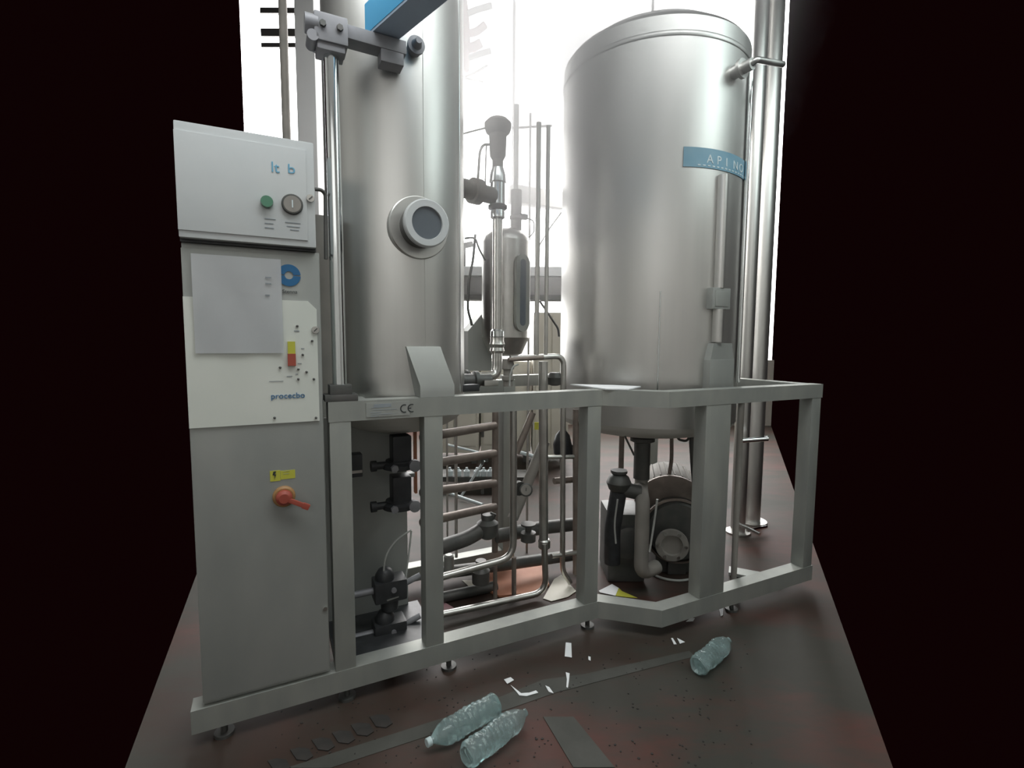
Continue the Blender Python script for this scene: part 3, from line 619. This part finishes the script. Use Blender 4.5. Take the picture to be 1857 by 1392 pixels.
c3 = copy_tree(rg); c3.location = onv(706, 1140, .24); c3['label'] = 'lower black regulator block low in the left bay, just above the bottom rail'
b = B(); b.tube([onv(696, 1035, .22), onv(698, 1010, .22), onv(716, 980, .24), onv(745, 961, .28)], .0045, .06); b.build('hose', HOSE, None, label='pale hose arching up from the upper regulator block', category='hose')
b = B(); b.tube([onv(746, 962, .28), onv(742, 1000, .26), onv(735, 1050, .24)], .0045, .06); b.build('hose', HOSE, None, label='pale hose hanging almost straight beside the second post', category='hose')
ca = B(); ca.box(onv(753, 835, .46), (.012, .03, .34)).build('orange_strip', WOOD, None, label='narrow orange strip standing behind the upper valves', category='strip')
# cable trunk between cabinet and tank
B().span(-.012, .05, .20, .26, ZT + .001, 2.02, .004).build('cable_duct', GREYM, None, label='dark upright cable trunk between the cabinet and the narrow tank', category='cable duct')
# ---------------------------------------------------------------- pump under the wide tank
pq = at(1222, 950, 3.05)
pu = thing('centrifugal_pump', (pq.x, pq.y, 0), 'large grey pump and motor standing under the wide tank', 'pump')
ax = Vector((-.22, -.95, 0)).normalized(); az = .36; r_ = .235
mc = Vector((at(1212, 900, 3.45).x, 3.45, az + .02))
mo = B().lathe(mc, ax, [(.10, -.30), (.215, -.27), (.235, -.2), (.235, .20), (.225, .22)], 44)
for k in range(16):
    a = math.pi * (k + .5) / 16; t = ax.cross(Z).normalized(); d_ = t * math.cos(a) + Z * math.sin(a)
    mo.box(mc + d_ * .238, (.008, .36, .014), (t * math.sin(a) - Z * math.cos(a), ax, d_))
mo.build('motor_housing', GREYM, pu)
B().lathe(mc + ax * .215, ax, [(.245, 0), (.245, .02), (.20, .03)], 44).build('end_shield', PIPEB, pu)
pc2 = mc + ax * .30 + Vector((.03, 0, -.08))
B().lathe(pc2, ax, [(.16, -.08), (.19, -.05), (.205, 0), (.205, .06), (.18, .09), (.09, .10)], 44).build('pump_casing', DARKM, pu)
rg2 = B(); 
rg2.lathe(pc2 + ax * .062, ax, [(.213, 0), (.213, .016), (.200, .018), (.200, 0)], 44, False); rg2.build('casing_rim', PIPEB, pu)
ip = pc2 + ax * .10 + Vector((-.04, 0, -.05))
fl = B().lathe(ip, ax, [(.07, 0), (.07, .06), (.10, .062), (.10, .085), (.065, .087), (.06, .07)], 36).build('inlet_flange', GREYM, pu)
for k in range(6):
    a = math.pi * k / 3; t = ax.cross(Z).normalized(); B().lathe(ip + ax * .085 + (t * math.cos(a) + Z * math.sin(a)) * .083, ax, [(.010, 0), (.010, .010)], 6).build('bolt', PIPE, fl)
B().box((mc.x, mc.y - .05, .07), (.34, .52, .14), WX, .01).build('plinth', DARKM, pu)
B().box((pc2.x, pc2.y, .05), (.12, .10, .10), WX, .01).build('foot', DARKM, pu)
sx0 = Vector((oc.x, oc.y, .63)); s_ = at(1163, 905, 2.8)
B().tube([Vector((oc.x, oc.y, .66)), Vector((oc.x, oc.y, .56)), Vector((at(1166, 900, 2.85).x, 2.85, .56)), Vector((at(1166, 900, 2.85).x, 2.85, .13)), Vector((ip.x, ip.y - .02, .13)) * .5 + Vector((at(1166, 900, 2.85).x, 2.85, .13)) * .5], .042, .07, 20).build('suction_pipe', GREYM, pu)
B().lathe(at(1122, 880, 2.95) - Z * .03, Z, [(.05, 0), (.06, .01), (.075, .05), (.06, .085), (.04, .10), (.05, .11), (.05, .125)], 26).cyl(at(1122, 885, 2.95), at(1160, 893, 2.95), .045).build('check_valve', DARKM, pu)
gb = at(1128, 960, 3.15)
B().box((gb.x, gb.y, .22), (.24, .30, .44), WX, .03).lathe((gb.x, gb.y - .15, .27), (0, -1, 0), [(.10, 0), (.10, .04), (.06, .05)], 28).build('gear_casing', DARKM, pu)
B().tube([at(1122, 890, 2.95), at(1110, 960, 2.95), at(1110, 1020, 2.95)], .05, .05).build('delivery_pipe', DARK, pu)
B().tube([at(1192, 905, 2.75), at(1186, 950, 2.75), at(1178, 1000, 2.75)], .006, .05).build('pump_cable', HOSE, pu)
B().tube([at(1120, 905, 2.8), at(1114, 950, 2.8), at(1117, 985, 2.8)], .005, .05).build('pump_cable', HOSE, pu)
b = B(); upipe(b, 1127, 775, 858, .75, .019); b.build('outlet_riser', PIPEB, None, label='brown upright pipe under the wide tank, left of its outlet', category='pipe')
b = B(); b.tube([at(1218, 785, 3.3), at(1218, 835, 3.3), at(1213, 862, 3.3)], .013, .05); b.build('outlet_riser', PIPEB, None, label='brown slightly curved pipe under the wide tank, right of its outlet', category='pipe')
b = B(); b.tube([at(1133, 790, 2.9), at(1150, 825, 2.9)], .006); b.build('rod', DARKM, None, label='thin slanted rod beside the tank outlet', category='rod')
b = B(); b.tube([at(1256, 790, 3.1), at(1254, 800, 3.1), at(1257, 850, 3.1), at(1262, 905, 3.1)], .016, .06).tube([at(1266, 790, 3.1), at(1265, 840, 3.1), at(1268, 905, 3.1)], .010, .06).tube([at(1232, 782, 3.1), at(1228, 796, 3.1), at(1245, 800, 3.1), at(1252, 790, 3.1)], .008, .03)
b.build('cable_bundle', DARKM, None, label='dark bundle of cables hanging beside the right frame post', category='cable')
b = B(); P_ = [ground(x, y, .008) for x, y in ((1168, 1028), (1190, 1046), (1228, 1054), (1262, 1048), (1285, 1036))]; b.tube(P_, .008, .12); b.build('cable', HOSE, None, label='pale cable lying in an arc on the floor in front of the pump', category='cable')
# ---------------------------------------------------------------- right edge: columns and pipes
g0 = ground(1357, 965); 
for (px, r, m, lb_, dy) in ((1354, .055, STEEL2, 'pale steel column just right of the wide tank, the thinner of two', 0), (1377, .075, STEEL2, 'pale steel column furthest right behind the wide tank, the thicker of two', .25)):
    q = at(px, 600, g0.y + dy); b = B(); b.cyl((q.x, q.y, 0), (q.x, q.y, 4.4), r, seg=28); b.lathe((q.x, q.y, 0), Z, [(r * 1.7, 0), (r * 1.7, .012)], 24); b.build('steel_column', m, None, label=lb_, category='column', group='pale columns right of the wide tank')
b = B(); a_ = at(1337, 900, 2.87); b.cyl((a_.x, a_.y, .0), (a_.x, a_.y, ZT - .09), .017).box((a_.x - .01, a_.y, ZT - .075), (.08, .06, .03)); b.build('upright_pipe', GREYM, None, label='grey pipe standing just right of the right frame post', category='pipe')
b = B(); b.tube([at(1341, 799, 3.6), at(1392, 795, 3.6)], .018); b.build('handrail', CHROME, None, label='short bright handrail at the right edge below the frame rail', category='rail')
b = B(); b.box(ground(1368, 1043, .02), (.30, .10, .02), (Vector((.9, -.43, 0)), Vector((.43, .9, 0)), Z)); b.build('board', PLATE, None, label='pale grey board on the floor at the right edge behind the frame', category='board')
b = B(); b.tube([ground(1340, 950, .12), ground(1378, 968, .10)], .012).tube([ground(1355, 962, .05), ground(1390, 955, .05)], .012); b.build('floor_pipe', CHROME, None, label='bright thin pipes low at the right edge behind the columns', category='pipe')
# ---------------------------------------------------------------- far left pipe, column
q = at(560, 100, 4.4); b = B(); b.box((q.x, q.y, 2.3), (.16, .16, 4.6), WX, .006); b.build('steel_column', CEIL, None, label='pale square column behind the cabinet, left of the narrow tank', category='column')
q = at(516, 120, 3.4); b = B(); b.cyl((q.x, q.y, 0), (q.x, q.y, 4.2), .026); b.build('riser_pipe', GREYM, None, label='grey upright pipe behind the cabinet near the left edge', category='pipe')
for k, (y0, y1) in enumerate(((12, 22), (50, 64), (76, 84))):
    b = B(); z0_, z1_ = vz(500, y1, 8.7), vz(500, y0, 8.7); b.box((at(512, 40, 8.7).x, 8.75, (z0_ + z1_) / 2), (.75, .06, z1_ - z0_), WX); b.build('trim_%d' % (k + 4), BEAM, None, kind='structure')
# hanging cables
hc = thing('hanging_cables', at(850, 130, 3.6), 'bundle of pale pink and grey strips hanging beside the top of the narrow tank', 'cable')
for k, (x0, y0, x1, y1, x2, y2, r) in enumerate(((838, 30, 862, 18, 892, 10, .02), (838, 60, 862, 60, 880, 45, .025), (838, 90, 860, 85, 872, 78, .03), (840, 110, 862, 100, 890, 92, .02), (838, 142, 862, 132, 884, 118, .008), (840, 140, 860, 145, 876, 148, .007))):
    B().tube([at(x0, y0, 3.6), at(x1, y1, 3.6), at(x2, y2, 3.6)], r, .08).build('cable', PINK if k in (1, 2) else BEAM, hc)
B().tube([at(840, 0, 3.6), at(846, 60, 3.6), at(844, 128, 3.6)], .028, .1).build('main_strand', PINK, hc)
# ---------------------------------------------------------------- far machines on the floor
def far_cab(px0, px1, ytop, Y, lab, seams):
    a_, c_ = at(px0, 800, Y), at(px1, 800, Y); zt_ = vz((px0 + px1) / 2, ytop, Y); wd = c_.x - a_.x; cx = (a_.x + c_.x) / 2
    t_ = thing('machine_cabinet', (cx, Y + .3, 0), lab, 'machine cabinet', 'cream cabinets in the far background')
    B().box((cx, Y + .3, (zt_ + .14) / 2), (wd, .6, zt_ - .14), WX, .01).build('body', CREAM, t_)
    for k in range(seams):
        w_ = (wd - .04) / seams; B().box((a_.x + .02 + w_ * (k + .5), Y - .008, (zt_ + .2) / 2), (w_ - .02, .02, zt_ - .26), WX, .004).build('door', CREAM, t_)
    for sx in (-1, 1): B().box((cx + sx * (wd / 2 - .06), Y + .05, .07), (.06, .06, .14), WX).build('leg', DARKM, t_)
far_cab(780, 868, 640, 6.0, 'cream cabinet in the far background behind the four brown pipes, leftmost of the row', 2)
far_cab(872, 962, 655, 6.1, 'cream cabinet in the far background, middle of the row', 2)
far_cab(966, 1030, 566, 5.9, 'tall cream cabinet in the far background, nearest the wide tank', 2)
cv = thing('conveyor', ground(880, 870), 'low conveyor with thin white rails in front of the far cream cabinets', 'conveyor')
b = B(); b.tube([at(812, 806, 5.2), at(868, 820, 5.2)], .012).tube([at(935, 818, 5.2), at(972, 828, 5.2)], .02); b.build('guide_rail', LBLW, cv)
b = B(); b.tube([ground(812, 893, .30), ground(875, 915, .30)], .012); b.build('guide_rail', LBLW, cv)
b = B(); b.tube([at(878, 835, 4.6), at(836, 900, 4.6)], .012); b.build('strut', LBLW, cv)
b = B(); q = at(875, 862, 5.0); zbelt = q.z + .0251; b.box(q, (.95, .3, .05), WX); b.build('belt', DARKM, cv)
for x in (835, 905, 945): q = at(x, 862, 5.0); B().cyl((q.x, q.y, 0), (q.x, q.y, zbelt - .03), .025).build('leg', PIPE, cv)
for k, (x, y) in enumerate(((818, 867), (833, 866), (848, 866), (866, 865), (878, 866), (890, 864))):
    q = at(x, 852, 5.0); b = B(); b.lathe(Vector((q.x, 4.9, zbelt)), Z, [(.03, 0), (.032, .05), (.012, .07), (.012, .085)], 12); b.build('bottle', LBLW, None, label='small white bottle on the far conveyor behind the brown pipes', category='bottle', group='small white bottles on the far conveyor')
b = B(); b.box(at(975, 772, 5.4), (.07, .02, .08), WX); b.build('yellow_tag', YEL, None, label='small yellow tag in front of the tall far cabinet', category='tag')
# ---------------------------------------------------------------- floor things
def scrap(pts, lab, m=PAPER, z=.003, name='paper_scrap', cat='paper scrap', th=.002, grp='scraps on the floor'):
    b_ = B().prism([ground(x, y, z) for x, y in pts], (0, 0, th)); return b_.build(name, m, None, False, label=lab, category=cat, group=grp)
scrap([(1026, 1165), (1036, 1166), (1037, 1192), (1024, 1190)], 'white rectangular label on the floor just in front of the frame')
scrap([(914, 1232), (926, 1228), (932, 1233), (920, 1240)], 'grey crumpled scrap at the left end of the bent paper strip')
scrap([(926, 1242), (945, 1257), (960, 1256), (972, 1252), (976, 1256), (955, 1262), (942, 1261)], 'bent white paper strip on the floor behind the two bottles')
scrap([(989, 1243), (996, 1246), (1004, 1257), (995, 1254)], 'small white curved scrap right of the bent paper strip')
scrap([(1026, 1219), (1033, 1221), (1032, 1232), (1030, 1247), (1027, 1246), (1028, 1231)], 'thin white torn scrap standing nearest below the white label')
scrap([(1067, 1190), (1071, 1191), (1071, 1198), (1067, 1196)], 'tiny white scrap right of the white label')
scrap([(1217, 1157), (1220, 1157), (1227, 1168), (1222, 1168)], 'narrow white sliver under the frame corner')
scrap([(1228, 1157), (1242, 1164), (1233, 1167)], 'white triangular scrap under the frame corner')
scrap([(1244, 1127), (1253, 1120), (1260, 1121), (1257, 1126)], 'small white flake under the right frame rail')
scrap([(1304, 1105), (1312, 1101), (1311, 1115), (1307, 1117)], 'white flake on the floor above the single bottle')
scrap([(1128, 1040), (1148, 1034), (1150, 1037), (1140, 1042)], 'upper one of two pale strips on the floor before the pump')
scrap([(1143, 1048), (1170, 1040), (1173, 1043), (1152, 1050)], 'lower one of two pale strips on the floor before the pump')
scrap([(1086, 1071), (1110, 1059), (1122, 1066), (1116, 1080), (1088, 1074)], 'white folded paper on the floor beside the frame corner post')
scrap([(1122, 1066), (1128, 1072), (1156, 1084), (1140, 1083), (1116, 1080)], 'yellow tail of folded paper beside the frame corner post', YEL, .0014)
scrap([(727, 1150), (740, 1146), (750, 1157), (728, 1162)], 'white card on the floor below the regulator blocks', th=.004)
scrap([(1005, 1050), (1018, 1042), (1034, 1060), (1045, 1072), (1030, 1082), (1000, 1090), (985, 1085)], 'pale cardboard piece on the floor behind the frame', CREAM, name='cardboard_piece', cat='cardboard')
scrap([(884, 1022), (912, 1016), (940, 1014), (988, 1030), (996, 1062), (960, 1078), (905, 1083), (880, 1070)], 'orange plastic mat on the floor behind the bent pipes', WOOD, z=.003, th=.012, name='plastic_mat', cat='mat')
scrap([(838, 1052), (862, 1052), (868, 1064), (862, 1074)], 'pale scrap behind the lower left pipes', CREAM)
scrap([(803, 1090), (823, 1102), (803, 1108)], 'pinkish offcut behind the second post', PINK)
# long cement strip and tread marks
b = B(); b.prism([ground(x, y, .0005) for x, y in ((600, 1392), (880, 1300), (1010, 1255), (1260, 1190), (1250, 1180), (1060, 1222), (985, 1232), (840, 1290), (520, 1392))], (0, 0, .0012)); b.build('trim_7', CEM, None, False, kind='structure')
b = B(); b.prism([ground(x, y, .0005) for x, y in ((985, 1300), (1040, 1300), (1115, 1392), (1040, 1392))], (0, 0, .003)); b.build('trim_8', CEM, None, False, kind='structure')
for k, (x, y) in enumerate(((505, 1388), (546, 1368), (585, 1350), (622, 1337), (656, 1323), (690, 1308))):
    b = B(); b.prism([ground(x + dx, y + dy, .0005) for dx, dy in ((-20, -8), (-4, -12), (14, -10), (22, 4), (10, 12), (-8, 10))], (0, 0, .004)); b.build('mud_clod', MUD, None, label=('dark pressed mud clod on the near floor, ' + ('leftmost of the row at the bottom edge', 'second from the left of the row', 'third from the left of the row', 'third from the right end of the row', 'second from the right end of the row', 'rightmost of the row nearest the bottles')[k]), category='mud', group='row of mud clods')
rr = random.Random(3)
b = B()
for k in range(260):
    p = ground(rr.uniform(500, 1370), rr.uniform(1160, 1390), .0005); r_ = rr.uniform(.002, .007); a0_ = rr.uniform(0, 6)
    b.prism([p + Vector((r_ * rr.uniform(.5, 1) * math.cos(a0_ + i * 1.257), r_ * rr.uniform(.5, 1) * math.sin(a0_ + i * 1.257), 0)) for i in range(5)], (0, 0, .002))
b.build('floor_grit', MUD, None, False, label='loose dark grit scattered over the near floor', category='grit', kind='stuff')
# ---------------------------------------------------------------- bottles
def bottle(neck, base, lab, r=.044, roll=0, cap=True, seed=0):
    n_, b0 = Vector(neck), Vector(base); ax_ = (n_ - b0).normalized(); L = .315
    t_ = thing('plastic_bottle', b0, lab, 'bottle', 'empty plastic bottles on the floor')
    pr = [(r * .55, .012), (r * .8, 0), (r * .97, .008), (r, .022)]
    z_ = .03
    while z_ < L * .66:
        pr += [(r, z_), (r * .94, z_ + .006), (r * .94, z_ + .010), (r, z_ + .016)]; z_ += .022
    pr += [(r * .98, L * .72), (r * .85, L * .80), (r * .58, L * .87), (.016, L * .915), (.0135, L * .93), (.0135, L * .965)]
    mb = B().lathe(b0, ax_, pr, 28, True, wob=.045)
    mb.build('bottle_body', PLAST, t_)
    if cap: B().lathe(b0 + ax_ * L * .955, ax_, [(.0155, 0), (.0155, .016), (.014, .018)], 18).build('screw_cap', CAPM, t_)
    return t_
hb = .046
def fl_pt(px, py): return ground(px, py, hb)
def mkb(nx, ny, bx, by, lab, cap=True):
    n_, b_ = fl_pt(nx, ny), fl_pt(bx, by); return bottle(n_, b_, lab, cap=cap)
mkb(783, 1342, 900, 1275, 'empty clear plastic bottle with pale cap, left one of the pair on the floor')
mkb(946, 1296, 845, 1372, 'empty clear plastic bottle with shiny ribs, right one of the pair on the floor', cap=False)
mkb(1322, 1160, 1265, 1208, 'empty clear plastic bottle lying alone on the floor at the right', cap=False)

# ---------------------------------------------------------------- added scatter volume imitating lens glare
hz = bpy.data.materials.new('hall_haze'); hz.use_nodes = True; nt = hz.node_tree; nt.nodes.remove(nt.nodes['Principled BSDF'])
vs_ = nt.nodes.new('ShaderNodeVolumeScatter'); vs_.inputs['Anisotropy'].default_value = .55
tc = nt.nodes.new('ShaderNodeTexCoord'); ln = nt.nodes.new('ShaderNodeVectorMath'); ln.operation = 'LENGTH'
mr = nt.nodes.new('ShaderNodeMapRange'); mr.interpolation_type = 'SMOOTHERSTEP'
mr.inputs[1].default_value = 1.0; mr.inputs[2].default_value = 0.0; mr.inputs[3].default_value = 0.0; mr.inputs[4].default_value = 2.3
nt.links.new(tc.outputs['Object'], ln.inputs[0]); nt.links.new(ln.outputs['Value'], mr.inputs[0]); nt.links.new(mr.outputs[0], vs_.inputs['Density'])
nt.links.new(vs_.outputs[0], nt.nodes['Material Output'].inputs['Volume'])
b = B(); bmesh.ops.create_icosphere(b.bm, subdivisions=4, radius=1.0)
me = bpy.data.meshes.new('steam_haze'); b.bm.to_mesh(me); me.materials.append(hz)
hzo = bpy.data.objects.new('steam_haze', me); COL.objects.link(hzo); hzo.location = (.27, 2.85, 3.05); hzo.scale = (1.25, 1.5, 1.6)
hzo['label'] = 'thin bright haze hanging between the tops of the two tanks'; hzo['category'] = 'haze'; hzo['kind'] = 'stuff'
